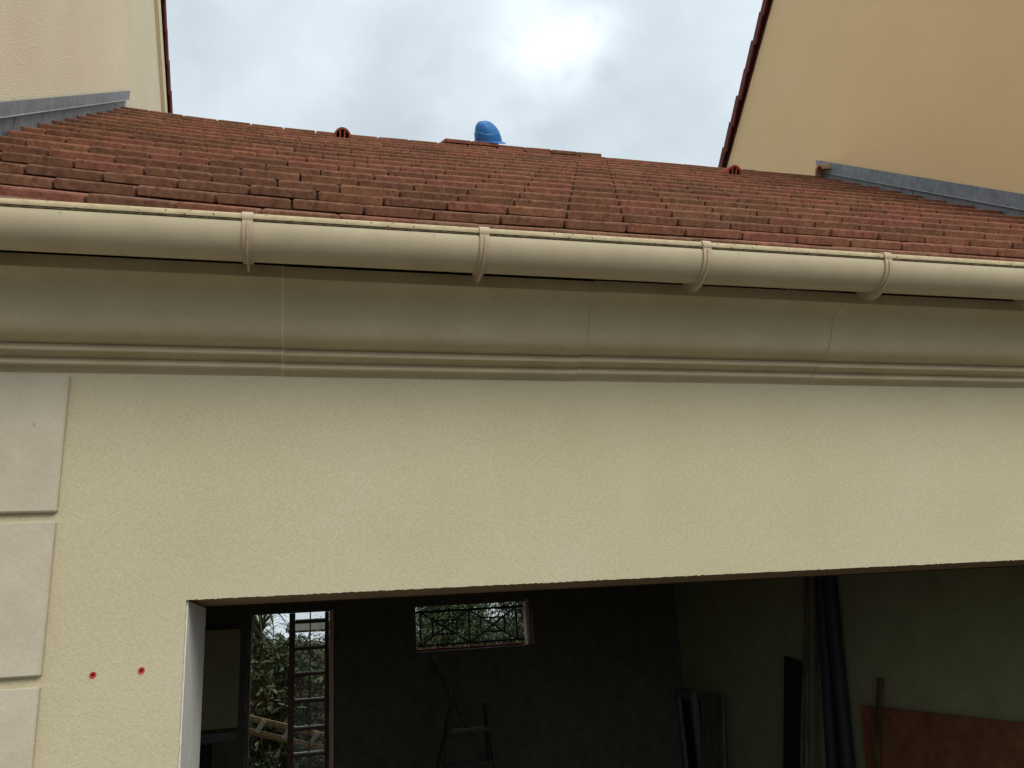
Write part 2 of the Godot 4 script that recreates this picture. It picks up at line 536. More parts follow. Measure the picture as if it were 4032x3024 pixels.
func vent_tile(roof: Node3D, T: Transform3D, w: float, l: float, th: float, m: Material) -> void:
	var v := Node3D.new()
	v.name = numbered("vent_tile", roof)
	roof.add_child(v)
	v.transform = T
	piece("vent_base", tile_mesh(w, l, th, 1), m, v)
	# a half round hood with a face pierced by three slots
	var R := 0.062
	var n := 14
	var st := begin()
	for i in n:
		var t0 := PI * i / n
		var t1 := PI * (i + 1) / n
		var p := []
		var q := []
		for t in [t0, t1]:
			for z in [0.0, -0.20]:
				var f := 1.0 if z == 0.0 else 0.55
				p.append(Vector3(cos(t) * R, sin(t) * R * 1.25 * f - 0.004, -0.05 + z))
				q.append(Vector3(cos(t), sin(t), 0.0))
		squad(st, [p[0], p[1], p[3], p[2]], [q[0], q[1], q[3], q[2]])
		# thickness of the hood at its mouth
		var a := Vector3(cos(t0) * R * 0.80, sin(t0) * R * 1.0 - 0.004, -0.05)
		var b := Vector3(cos(t1) * R * 0.80, sin(t1) * R * 1.0 - 0.004, -0.05)
		quad(st, p[0], p[2], b, a, Vector3.BACK)
	part("vent_hood", st, M.brick, v)
	st = begin()
	for x in [-0.046, -0.015, 0.015, 0.046]:
		var h := sqrt(maxf(0.0, 1.0 - pow(x / (R * 0.86), 2))) * R * 1.03
		bx(st, Vector3(x - 0.006, -0.005, -0.062), Vector3(x + 0.006, h, -0.053))
	part("vent_grille", st, M.brick, v)
	st = begin()
	bx(st, Vector3(-0.056, -0.01, -0.11), Vector3(0.056, 0.025, -0.10))
	bx(st, Vector3(-0.040, 0.02, -0.11), Vector3(0.040, 0.050, -0.10))
	part("vent_back", st, M.plug_hole, v)

# ------------------------------------------------------------------ garage
func build_garage() -> void:
	var g := thing("garage", "low rendered garage with open doorway, moulded cornice, gutter and tiled roof between the two houses", "garage")
	var OX0 := -0.275
	var OX1 := 3.2
	var OY := 2.177
	# core of the front wall; a rough render coat of its own lies on it
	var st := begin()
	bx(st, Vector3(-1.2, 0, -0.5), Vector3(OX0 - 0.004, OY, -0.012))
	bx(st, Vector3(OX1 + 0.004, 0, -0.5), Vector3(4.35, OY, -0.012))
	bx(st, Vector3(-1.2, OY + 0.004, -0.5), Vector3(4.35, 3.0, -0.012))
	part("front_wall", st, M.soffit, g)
	# render coat: its lower edge over the doorway and its edge at the jamb are ragged
	st = begin()
	var n := FastNoiseLite.new()
	n.seed = 5
	n.frequency = 45.0
	n.fractal_octaves = 4
	var xs := []
	var x := OX0
	while x < OX1:
		xs.append(x)
		x += 0.004
	xs.append(OX1)
	var F := Vector3.BACK
	for i in xs.size() - 1:
		var ya: float = OY + n.get_noise_1d(xs[i]) * 0.0016 + n.get_noise_1d(xs[i] * 3.7) * 0.0022 * (0.4 + absf(n.get_noise_1d(xs[i] * 0.11 + 9.0)) * 2.0)
		var yb: float = OY + n.get_noise_1d(xs[i + 1]) * 0.0016 + n.get_noise_1d(xs[i + 1] * 3.7) * 0.0022 * (0.4 + absf(n.get_noise_1d(xs[i + 1] * 0.11 + 9.0)) * 2.0)
		quad(st, Vector3(xs[i], ya, 0), Vector3(xs[i + 1], yb, 0), Vector3(xs[i + 1], 2.83, 0), Vector3(xs[i], 2.83, 0), F)
		quad(st, Vector3(xs[i], ya, 0), Vector3(xs[i + 1], yb, 0), Vector3(xs[i + 1], yb, -0.012), Vector3(xs[i], ya, -0.012), Vector3.DOWN)
	var y := 0.0
	while y < OY - 0.001:
		var y2 := minf(y + 0.006, OY)
		var xa := OX0 + n.get_noise_1d(y + 40.0) * 0.0025
		var xb := OX0 + n.get_noise_1d(y2 + 40.0) * 0.0025
		if y2 >= OY:
			xb = OX0
		quad(st, Vector3(-0.60, y, 0), Vector3(xa, y, 0), Vector3(xb, y2, 0), Vector3(-0.60, y2, 0), F)
		quad(st, Vector3(xa, y, 0), Vector3(xa, y, -0.012), Vector3(xb, y2, -0.012), Vector3(xb, y2, 0), Vector3.RIGHT)
		y = y2
	quad(st, Vector3(-0.60, OY, 0), Vector3(OX0, OY, 0), Vector3(OX0, 2.83, 0), Vector3(-0.60, 2.83, 0), F)
	bx(st, Vector3(OX1, 0, -0.012), Vector3(4.35, 2.83, 0))
	bx(st, Vector3(-1.2, 0, -0.012), Vector3(-0.60, 2.83, -0.0002))
	part("render_coat", st, M.render, g, "cream roughcast render with a ragged lower edge over the doorway")
	# reveal, door frame strip and lintel soffit
	st = begin()
	bx(st, Vector3(OX0 - 0.004, 0, -0.498), Vector3(OX0 + 0.004, OY - 0.002, -0.014))
	part("door_reveal", st, M.reveal, g)
	st = begin()
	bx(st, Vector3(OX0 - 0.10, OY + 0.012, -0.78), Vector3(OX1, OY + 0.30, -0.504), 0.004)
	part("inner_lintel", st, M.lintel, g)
	# quoin blocks, proud of the render
	var tops := [2.79, 2.411, 2.006, 1.60, 1.19, 0.78, 0.37]
	for i in tops.size():
		var y0: float = (tops[i + 1] if i < 6 else 0.0) + 0.004
		var y1: float = tops[i] - (0.0 if i == 0 else 0.020)
		st = begin()
		var xe: float = -0.602
		bbox(st, Vector3((xe + 1.2) * 0.5, (y1 - y0) * 0.5, 0.011), 0.004, Transform3D(Basis(), Vector3((xe - 1.2) * 0.5, (y0 + y1) * 0.5, 0.009)))
		part("quoin_block", st, M.quoin, g)
	# two plugs left in the wall
	for p in [Vector3(-0.487, 2.004, 0), Vector3(-0.374, 2.007, 0)]:
		var pl := Node3D.new()
		pl.name = numbered("wall_plug", g)
		g.add_child(pl)
		pl.position = p
		st = begin()
		var k := 14
		for i in k:
			var a := TAU * i / k
			var b := TAU * (i + 1) / k
			var A := Vector3(cos(a), sin(a), 0)
			var Bv := Vector3(cos(b), sin(b), 0)
			var wob := 1.0 + 0.05 * sin(i * 0.9)
			quad(st, A * 0.0035 + F * 0.0012, Bv * 0.0035 + F * 0.0012, Bv * 0.008 * wob + F * 0.002, A * 0.008 * wob + F * 0.002, F)
			quad(st, A * 0.008 * wob + F * 0.002, Bv * 0.008 * wob + F * 0.002, Bv * 0.0085 * wob - F * 0.002, A * 0.0085 * wob - F * 0.002, A)
		part("plug_collar", st, M.plug, pl)
		st = begin()
		for i in k:
			tri(st, F * 0.0008, Vector3(cos(TAU * i / k), sin(TAU * i / k), 0) * 0.004 + F * 0.0008, Vector3(cos(TAU * (i + 1) / k), sin(TAU * (i + 1) / k), 0) * 0.004 + F * 0.0008, F)
		part("plug_hole", st, M.plug_hole, pl)
	build_cornice(g)
	build_gutter(g)
	build_roof(g)
	build_flashings(g)
	build_inside(g)

func build_cornice(g: Node3D) -> void:
	var c := Node3D.new()
	c.name = "cornice"
	g.add_child(c)
	c.set_meta("label", "moulded cornice of two beads and a wave profile under the gutter")
	var pr := [Vector2(0.0, 2.800), Vector2(0.008, 2.806), Vector2(0.024, 2.812)]
	# two small steps with rounded noses
	pr.append_array([Vector2(0.031, 2.8145), Vector2(0.0335, 2.818), Vector2(0.032, 2.826), Vector2(0.027, 2.834), Vector2(0.036, 2.836), Vector2(0.062, 2.839), Vector2(0.0715, 2.842), Vector2(0.0735, 2.846), Vector2(0.072, 2.854), Vector2(0.066, 2.862)])
	pr.append_array([Vector2(0.080, 2.863), Vector2(0.112, 2.867), Vector2(0.128, 2.874), Vector2(0.141, 2.885), Vector2(0.152, 2.900), Vector2(0.161, 2.915), Vector2(0.168, 2.932), Vector2(0.175, 2.948), Vector2(0.183, 2.962), Vector2(0.194, 2.976), Vector2(0.208, 2.988), Vector2(0.225, 2.996), Vector2(0.246, 3.000), Vector2(0.250, 3.003), Vector2(0.250, 3.038), Vector2(0.0, 3.040)])
	var xs := [-1.2, -0.04, 0.86, 1.712, 2.60, 3.46, 4.33]
	for i in xs.size() - 1:
		var st := begin()
		var off := Vector2([0.0, 0.0008, 0.0002, 0.0006, 0.0, 0.0][i], [0.0, -0.002, 0.0006, -0.001, 0.0008, 0.0][i])
		var q := []
		for p in pr:
			q.append(p + (off if p.x > 0.001 else Vector2.ZERO))
		sweep(st, q, xs[i] + 0.0012, xs[i + 1] - 0.0012, false)
		part("cornice_segment", st, M.cornice, c)
		if i > 0:
			st = begin()
			var q2 := []
			for p in pr:
				q2.append(p + Vector2(-0.0012 if i > 1 else 0.0004, 0.0) if p.x > 0.001 else p)
			sweep(st, q2, xs[i] - (0.0012 if i > 1 else 0.004), xs[i] + (0.0012 if i > 1 else 0.004), false)
			part("mortar_joint", st, M.mortar if i == 1 else M.cornice, c)

func build_gutter(g: Node3D) -> void:
	var gu := Node3D.new()
	gu.name = "gutter"
	g.add_child(gu)
	gu.set_meta("label", "half round sand coloured plastic gutter")
	var r := 0.068
	var zc := 0.3605
	var yc := 3.068
	var over := deg_to_rad(12.0)
	var bz := 0.4195         # centre of the rolled rim
	var by := 3.0845
	var pr := []
	for i in 25:
		var t := (PI + over) * i / 24.0
		pr.append(Vector2(zc - cos(t) * r, yc - sin(t) * r))
	for i in 25:
		var t := (PI + over) * (24 - i) / 24.0
		pr.append(Vector2(zc - cos(t) * (r - 0.003), yc - sin(t) * (r - 0.003)))
	var st := begin()
	sweep(st, pr, -1.19, 4.32, false)
	part("gutter_trough", st, M.gutter, gu)
	# rolled rim along the outer edge
	st = begin()
	var rim := []
	for i in 19:
		var t := deg_to_rad(205.0) - deg_to_rad(225.0) * i / 18.0
		rim.append(Vector2(bz + cos(t) * 0.0135, by + sin(t) * 0.0145))
	sweep(st, rim, -1.19, 4.32, true)
	part("gutter_rim", st, M.rim, gu)
	st = begin()
	bx(st, Vector3(-1.19, by - 0.0115, bz - 0.004), Vector3(4.32, by - 0.0042, bz + 0.0112), 0.0025)
	part("rim_underside", st, M.dirty_rim, gu, "underside of the gutter rim crusted with dark mottled dirt")
	st = begin()
	bx(st, Vector3(-1.19, yc - 0.01, zc - r - 0.004), Vector3(4.32, yc + 0.05, zc - r))
	part("gutter_back", st, M.gutter, gu)
	for x in [-0.735, -0.126, 0.484, 1.145, 1.76, 2.385, 3.0, 3.61, 4.2]:
		var b := Node3D.new()
		b.name = numbered("gutter_bracket", gu)
		gu.add_child(b)
		b.position = Vector3(x, 0, 0)
		st = begin()
		var q := []
		for i in 21:
			var t := 0.12 - (PI * 0.5 + 1.57) * i / 20.0
			q.append(Vector2(zc + cos(t) * (r + 0.0055), yc + sin(t) * (r + 0.0055)))
		for i in 21:
			var t := 0.12 - (PI * 0.5 + 1.57) * (20 - i) / 20.0
			q.append(Vector2(zc + cos(t) * (r + 0.0012), yc + sin(t) * (r + 0.0012)))
		sweep(st, q, -0.0125, 0.0125, true)
		# clip over the rim
		var cl := []
		for i in 13:
			var t := deg_to_rad(200.0) - deg_to_rad(250.0) * i / 12.0
			cl.append(Vector2(bz + cos(t) * 0.0180, by + sin(t) * 0.0180))
		for i in 13:
			var t := deg_to_rad(-50.0) + deg_to_rad(250.0) * i / 12.0
			cl.append(Vector2(bz + cos(t) * 0.0152, by + sin(t) * 0.0158))
		sweep(st, cl, -0.0135, 0.0135, true)
		part("bracket_strap", st, M.bracket, b)
		# stiffening rib: grows towards the wall and ends against the cornice
		st = begin()
		var rb := []
		for i in 19:
			var t := 0.02 - (PI - 0.2) * i / 18.0
			var e := 0.009 + 0.024 * smoothstep(0.2, 1.0, i / 18.0)
			rb.append(Vector2(zc + cos(t) * (r + e), yc + sin(t) * (r + e)))
		for i in 19:
			var t := 0.02 - (PI - 0.2) * (18 - i) / 18.0
			rb.append(Vector2(zc + cos(t) * (r + 0.005), yc + sin(t) * (r + 0.005)))
		for p in rb.size():
			rb[p].x = maxf(rb[p].x, 0.253)
		sweep(st, rb, -0.002, 0.002, true)
		part("bracket_rib", st, M.bracket, b)

func build_flashings(g: Node3D) -> void:
	# zinc along both house walls: an upright sheet with a folded cap strip above it
	var lf := Node3D.new()
	lf.name = numbered("wall_flashing", g)
	g.add_child(lf)
	lf.set_meta("label", "weathered grey zinc flashing along the beige house wall")
	var up := Vector3(0, RU.y, RU.z)
	var cuts := [0.0, 0.55, 1.86, 2.72, 3.98, 4.25]
	for i in cuts.size() - 1:
		var a := roof_at(-1.187, cuts[i] + 0.0015)
		var b := roof_at(-1.187, cuts[i + 1] - 0.0015)
		var st := begin()
		skew_strip(st, a, b, 0.118, 0.187, 0.014 + 0.001 * (i % 2), 0.006)
		part("cap_strip", st, M.zinc, lf)
	cuts = [0.0, 1.75, 3.86, 4.20]
	for i in cuts.size() - 1:
		var a := roof_at(-1.197, cuts[i] + 0.005)
		var b := roof_at(-1.197, cuts[i + 1] - 0.005)
		var st := begin()
		skew_strip(st, a, b, -0.06, 0.125, 0.008, 0.0)
		part("zinc_sheet", st, M.zinc, lf)
	var rf := Node3D.new()
	rf.name = numbered("wall_flashing", g)
	g.add_child(rf)
	rf.set_meta("label", "weathered grey zinc flashing along the ochre house wall")
	cuts = [0.3, 1.4, 3.22, 4.19]
	for i in cuts.size() - 1:
		var a := roof_at(4.337, cuts[i] + 0.0015)
		var b := roof_at(4.337, cuts[i + 1] - 0.0015)
		var st := begin()
		skew_strip(st, a, b, 0.04, 0.15, -(0.014 + 0.002 * (i % 2)), 0.006)
		part("cap_strip", st, M.zinc, rf)
	cuts = [0.3, 1.95, 3.0, 4.18]
	for i in cuts.size() - 1:
		var a := roof_at(4.345, cuts[i] + 0.005)
		var b := roof_at(4.345, cuts[i + 1] - 0.005)
		var st := begin()
		skew_strip(st, a, b, -0.06, 0.055, -0.008, 0.0)
		part("zinc_sheet", st, M.zinc, rf)

# an upright strip that follows the slope: from y+lo to y+hi, thickness dx, lower lip turned out by lip
func skew_strip(st: SurfaceTool, a: Vector3, b: Vector3, lo: float, hi: float, dx: float, lip: float) -> void:
	var X := Vector3(dx, 0, 0)
	var U := Vector3.UP
	var n := Vector3(signf(dx), 0, 0)
	var c := [a + U * lo, b + U * lo, b + U * hi, a + U * hi]
	quad(st, c[0] + X, c[1] + X, c[2] + X, c[3] + X, n)
	quad(st, c[0], c[1], c[2], c[3], -n)
	for i in 4:
		var p: Vector3 = c[i]
		var q: Vector3 = c[(i + 1) % 4]
		quad(st, p, q, q + X, p + X, (p + q) * 0.5 - (c[0] + c[2]) * 0.5)
	if lip > 0.0:
		var o := n * lip * 0.6
		quad(st, c[0] + X, c[1] + X, c[1] + X + o - U * lip, c[0] + X + o - U * lip, n + U)
		quad(st, c[0], c[1], c[1] + X + o - U * lip, c[0] + X + o - U * lip, -n - U)

func build_inside(g: Node3D) -> void:
	var st := begin()
	bx(st, Vector3(-1.2, -0.05, -5.5), Vector3(4.35, 0.02, -0.02))
	part("garage_floor", st, M.concrete, g)
	st = begin()
	bx(st, Vector3(-1.2, 2.62, -5.5), Vector3(4.35, 2.80, -0.502))
	part("garage_ceiling", st, M.wood_dark, g)
	st = begin()
	bx(st, Vector3(-1.2, 0.0, -5.5), Vector3(-1.15, 2.62, -0.502))
	part("left_side_wall", st, M.inner_wall, g)
	st = begin()
	bx(st, Vector3(3.694, 0.0, -5.5), Vector3(4.35, 2.62, -0.502))
	part("right_side_wall", st, M.inner_wall, g)
	# back wall with the openings for the glazed door and the high window
	var DX0 := -0.40
	var DX1 := 0.345
	var DT := 2.325
	var WX0 := 1.09
	var WX1 := 2.205
	var WB := 1.905
	var WT := 2.33
	var z0 := -5.80
	var z1 := -5.50
	st = begin()
	bx(st, Vector3(-1.2, 0, z0), Vector3(DX0, 2.96, z1))
	bx(st, Vector3(DX0, DT, z0), Vector3(DX1, 2.96, z1))
	bx(st, Vector3(DX1, 0, z0), Vector3(WX0, 2.96, z1))
	bx(st, Vector3(WX0, 0, z0), Vector3(WX1, WB, z1))
	bx(st, Vector3(WX0, WT, z0), Vector3(WX1, 2.96, z1))
	bx(st, Vector3(WX1, 0, z0), Vector3(4.35, 2.96, z1))
	part("back_wall", st, M.block, g)
	# plain framed panel on the back wall left of the door, a dark box under it
	var pn := Node3D.new()
	pn.name = "wall_panel"
	g.add_child(pn)
	pn.set_meta("label", "grey framed panel on the back wall left of the glazed door")
	st = begin()
	bx(st, Vector3(-1.10, 1.40, -5.498), Vector3(-0.445, 2.20, -5.475), 0.002)
	part("panel_board", st, M.inner_wall, pn)
	st = begin()
	bx(st, Vector3(-1.10, 2.205, -5.498), Vector3(-0.445, 2.222, -5.440), 0.002)
	part("panel_ledge", st, M.wood_dark, pn)
	st = begin()
	bx(st, Vector3(-1.10, 1.375, -5.498), Vector3(-0.445, 1.395, -5.455), 0.002)
	part("panel_ledge", st, M.wood_dark, pn)
	st = begin()
	bx(st, Vector3(-1.10, 1.30, -5.498), Vector3(-0.445, 1.37, -5.47), 0.002)
	part("panel_rail", st, M.white_board, pn)
	st = begin()
	bx(st, Vector3(-1.10, 0.55, -5.498), Vector3(-0.645, 1.28, -5.38), 0.004)
	part("panel_box", st, M.dark_board, pn)
	# glazed door: the frame in the opening, the right leaf closed, the left leaf open outwards
	var fd := Node3D.new()
	fd.name = "french_door"
	g.add_child(fd)
	fd.set_meta("label", "weathered brown glazed door, one leaf shut and the other gone")
	st = begin()
	bx(st, Vector3(DX0, 0.02, -5.62), Vector3(DX0 + 0.045, DT, -5.53), 0.004)
	part("door_jamb", st, M.wood_grey, fd)
	st = begin()
	bx(st, Vector3(DX1 - 0.03, 0.02, -5.60), Vector3(DX1 + 0.004, DT, -5.46), 0.004)
	part("door_jamb", st, M.door_edge, fd)
	st = begin()
	bx(st, Vector3(DX0 + 0.045, DT - 0.012, -5.62), Vector3(DX1 - 0.03, DT + 0.02, -5.53))
	part("door_head", st, M.wood_grey, fd)
	var LX0 := -0.035
	var LX1 := 0.312
	st = begin()
	bx(st, Vector3(LX0, 0.04, -5.62), Vector3(0.017, DT - 0.014, -5.565), 0.004)
	part("door_stile", st, M.door_paint, fd)
	st = begin()
	bx(st, Vector3(0.276, 0.04, -5.62), Vector3(LX1, DT - 0.014, -5.565), 0.004)
	part("door_stile", st, M.door_paint, fd)
	var rails := [2.247, 2.018, 1.797, 1.575, 1.349, 1.139, 0.92]
	for y in rails:
		st = begin()
		bx(st, Vector3(0.017, y - 0.030, -5.612), Vector3(0.276, y - 0.004, -5.572), 0.003)
		part("glazing_bar", st, M.door_paint, fd)
		st = begin()
		bx(st, Vector3(0.018, y - 0.004, -5.625), Vector3(0.275, y + 0.007, -5.560), 0.002)
		part("glazing_bead", st, M.bead, fd)
	st = begin()
	bx(st, Vector3(0.142, 0.90, -5.606), Vector3(0.153, DT - 0.014, -5.576), 0.002)
	part("glazing_bar", st, M.door_paint, fd)
	st = begin()
	bx(st, Vector3(0.017, 0.04, -5.61), Vector3(0.276, 0.89, -5.575), 0.004)
	part("door_panel", st, M.door_paint, fd)
	var ys := [DT - 0.014]
	ys.append_array(rails)
	for i in ys.size() - 1:
		for q in [[0.017, 0.142], [0.153, 0.276]]:
			st = begin()
			bx(st, Vector3(q[0], ys[i + 1] + 0.006, -5.593), Vector3(q[1], ys[i] - (0.0 if i == 0 else 0.030), -5.589))
			part("pane", st, M.glass, fd)
	for y in [1.30, 1.02]:
		st = begin()
		tube(st, [Vector3(0.322, y, -5.515), Vector3(0.322, y + 0.10, -5.515)], [0.009], 8)
		part("hinge", st, M.bead, fd)
	# high window with an iron guard
	var wi := Node3D.new()
	wi.name = "window"
	g.add_child(wi)
	wi.set_meta("label", "high unglazed window with a black iron guard of two crossed squares")
	st = begin()
	bx(st, Vector3(WX1 - 0.035, WB, -5.70), Vector3(WX1, WT, -5.60), 0.003)
	part("window_jamb", st, M.door_edge, wi)
	st = begin()
	bx(st, Vector3(WX0, WT - 0.02, -5.70), Vector3(WX1 - 0.035, WT, -5.60), 0.003)
	part("window_head", st, M.wood_grey, wi)
	for i in 6:
		st = begin()
		var a := WX0 + 0.10 + i * 0.175
		bbox(st, Vector3(0.084, 0.016 + 0.003 * (i % 2), 0.05), 0.004, Transform3D(Basis(Vector3.BACK, 0.02 * sin(i * 2.0)), Vector3(a, WB + 0.004, -5.80)))
		part("sill_brick", st, M.brick, wi)
	var gd := Node3D.new()
	gd.name = "window_guard"
	g.add_child(gd)
	var zg := -5.74
	st = begin()
	bar(st, Vector3(WX0 - 0.0, 2.262, zg), Vector3(WX1, 2.268, zg), 0.021, 0.02)
	bar(st, Vector3(WX0 - 0.0, 1.955, zg), Vector3(WX1, 1.962, zg), 0.017, 0.02)
	part("guard_rail", st, M.iron, gd)
	st = begin()
	for xx in [1.165, 1.635, 2.105]:
		bar(st, Vector3(xx, 1.955, zg), Vector3(xx, 2.264, zg), 0.017, 0.014, Vector3.RIGHT)
	part("guard_upright", st, M.iron, gd)
	for c in [1.40, 1.87]:
		st = begin()
		var h := 0.228
		bar(st, Vector3(c - h, 1.965, zg), Vector3(c + h, 2.258, zg), 0.014, 0.008)
		bar(st, Vector3(c - h, 2.258, zg + 0.009), Vector3(c + h, 1.965, zg + 0.009), 0.014, 0.008)
		part("guard_cross", st, M.iron, gd)
		st = begin()
		var e := [Vector3(c - 0.118, 2.05, zg - 0.009), Vector3(c + 0.118, 2.05, zg - 0.009), Vector3(c + 0.118, 2.178, zg - 0.009), Vector3(c - 0.118, 2.178, zg - 0.009)]
		for i in 4:
			bar(st, e[i], e[(i + 1) % 4], 0.008, 0.014, Vector3.BACK)
		part("guard_square", st, M.iron, gd)

# ------------------------------------------------------------------ houses
func house(called: String, label: String, x0: float, x1: float, wall_side: int, m: Material, zr: float, yr: float, slope: float, zb: float, band: bool) -> void:
	var h := thing(called, label, "house")
	var yf: float = yr - slope * (0.0 - zr)
	var yb: float = yr - slope * (zr - zb)
	var st := begin()
	prism(st, [Vector2(-0.02, 0), Vector2(-0.02, yf - 0.06), Vector2(zr, yr - 0.06), Vector2(zb, yb - 0.06), Vector2(zb, 0)], x0, x1)
	part("house_wall", st, m, h)
	var face := x1 if wall_side > 0 else x0
	var sd := float(wall_side)
	var dirb := Vector2(-1.0, -slope).normalized()   # down the back slope, (z, y)
	var nb := Vector2(-dirb.y, dirb.x)
	if nb.y < 0.0:
		nb = -nb
	if band:
		# rake moulding: a flat band and a thin fillet below it, proud of the wall
		for q in [[0.05, 0.205, 0.022], [0.225, 0.245, 0.030]]:
			st = begin()
			var a: Vector2 = Vector2(zr, yr) - nb * q[0]
			var b: Vector2 = a + dirb * 7.0
			var c: Vector2 = Vector2(zr, yr) - nb * q[1]
			var d: Vector2 = c + dirb * 7.0
			prism(st, [a, b, d, c], minf(face, face + sd * q[2]), maxf(face, face + sd * q[2]))
			part("rake_band", st, m, h)
	# roof slabs
	st = begin()
	for e in [[zb - 0.3, yr - slope * (zr - zb + 0.3)], [0.35, yr - slope * (0.35 - zr)]]:
		prism(st, [Vector2(zr, yr), Vector2(e[0], e[1]), Vector2(e[0], e[1] - 0.08), Vector2(zr, yr - 0.08)], minf(x0, x1), maxf(x0, x1))
	var roof := part("house_roof", st, M.verge, h)
	# verge tiles down the back slope, each lapping over the one below
	var L := 0.265
	var t := 0.0
	var i := 0
	while t < (zr - zb + 0.3) * sqrt(1.0 + slope * slope):
		var p := Vector2(zr, yr) + dirb * (t + L * 0.5)
		st = begin()
		var ang := atan2(-dirb.y, -dirb.x)
		var B := Basis(Vector3(1, 0, 0), Vector3(0, nb.y, nb.x), Vector3(0, -dirb.y, -dirb.x).normalized())
		B = Basis(Vector3(1, 0, 0), Vector3(0, nb.y, nb.x), Vector3(1, 0, 0).cross(Vector3(0, nb.y, nb.x)))
		B = B * Basis(Vector3.RIGHT, (0.10 if B.z.z < 0.0 else -0.10) + rng.randf_range(-0.01, 0.01))
		bbox(st, Vector3(0.09, 0.012, L * 0.56), 0.004, Transform3D(B, Vector3(0, p.y + 0.030 * nb.y, p.x + 0.030 * nb.x)))
		bbox(st, Vector3(0.010, 0.036, L * 0.56), 0.004, Transform3D(B, Vector3(sd * 0.088, p.y + 0.006 * nb.y, p.x + 0.006 * nb.x)))
		var o := part("verge_tile", st, M.verge, roof)
		o.position.x = face - sd * 0.045 + rng.randf_range(-0.003, 0.003)
		t += L
		i += 1

# ------------------------------------------------------------------ loose things
func hard_hat() -> void:
	var h := thing("hard_hat", "blue hard hat with a peak resting on the roof ridge", "hard hat", Vector3(1.400, 5.684, -3.03))
	# shell: rows of an oval dome that falls away to the peak (local +x is the front)
	var st := begin()
	var rows := 18
	var cols := 48
	var P := []
	for i in rows + 1:
		var t := float(i) / rows            # 0 rim, 1 crown
		var ring := []
		for j in cols:
			var a := TAU * j / cols
			var ca := cos(a)
			var sa := sin(a)
			var rf := pow(1.0 - pow(t, 2.0), 1.0 / 1.9)
			var rb := pow(1.0 - pow(t, 3.3), 1.0 / 2.7)
			var rr := lerpf(rb, rf, smoothstep(-0.6, 1.0, ca))
			var x := ca * (0.116 if ca > 0.0 else 0.100) * rr - 0.022 * t
			var z := sa * 0.094 * rr
			var y := 0.152 * t
			# raised lower panel, its edge dips at the sides
			var edge := 0.34 + 0.20 * maxf(0.0, ca) + 0.10 * maxf(0.0, -ca)
			if t < edge:
				x *= 1.05
				z *= 1.06
			# broad rib over the crown
			if absf(z) < 0.026 and t > 0.45:
				y += 0.006
			ring.append(Vector3(x, y, z))
		P.append(ring)
	for i in rows:
		for j in cols:
			var k := (j + 1) % cols
			var c: Vector3 = (P[i][j] + P[i + 1][k]) * 0.5
			quad(st, P[i][j], P[i][k], P[i + 1][k], P[i + 1][j], Vector3(c.x, c.y + 0.02, c.z))
	part("hat_shell", st, M.hat, h)
	# rim all round, drawn out into a peak at the front
	st = begin()
	for j in cols:
		var q := []
		for a in [TAU * j / cols, TAU * (j + 1) / cols]:
			var f := maxf(0.0, cos(a))
			var outw := 0.006 + 0.026 * pow(f, 1.6)
			var base := Vector3(cos(a) * (0.118 if cos(a) > 0 else 0.106), 0.0, sin(a) * 0.097)
			var dir := Vector3(cos(a), 0, sin(a))
			q.append(base * 0.96 + Vector3(0.004, 0.006, 0))
			q.append(base + dir * outw + Vector3(0.004, -0.004 - 0.006 * f, 0))
			q.append(base + dir * outw + Vector3(0.004, -0.009 - 0.006 * f, 0))
			q.append(base * 0.93 + Vector3(0.004, -0.004, 0))
		var hd: Vector3 = q[0] * Vector3(1, 0, 1)
		quad(st, q[0], q[1], q[5], q[4], Vector3.UP)
		quad(st, q[1], q[2], q[6], q[5], hd)
		quad(st, q[2], q[3], q[7], q[6], Vector3.DOWN)
	part("hat_peak", st, M.hat, h)
	# cradle straps that show below the rim
	st = begin()
	tube(st, [Vector3(0.075, 0.0, 0.055), Vector3(0.080, -0.018, 0.058), Vector3(0.094, -0.030, 0.052)], [0.004], 6)
	tube(st, [Vector3(-0.098, 0.004, 0.03), Vector3(-0.104, -0.022, 0.03), Vector3(-0.106, -0.034, 0.03)], [0.005], 6)
	part("hat_strap", st, M.strap, h)
	st = begin()
	for j in 24:
		var a := TAU * j / 24.0
		var b := TAU * (j + 1) / 24.0
		var A := Vector3(cos(a) * 0.088, 0, sin(a) * 0.076)
		var Bv := Vector3(cos(b) * 0.088, 0, sin(b) * 0.076)
		quad(st, A, Bv, Bv - Vector3(0, 0.026, 0), A - Vector3(0, 0.026, 0), A)
	part("head_band", st, M.strap, h)
	h.scale = Vector3.ONE * 0.94
	h.rotation = Vector3(0.64, -0.10, -0.02)

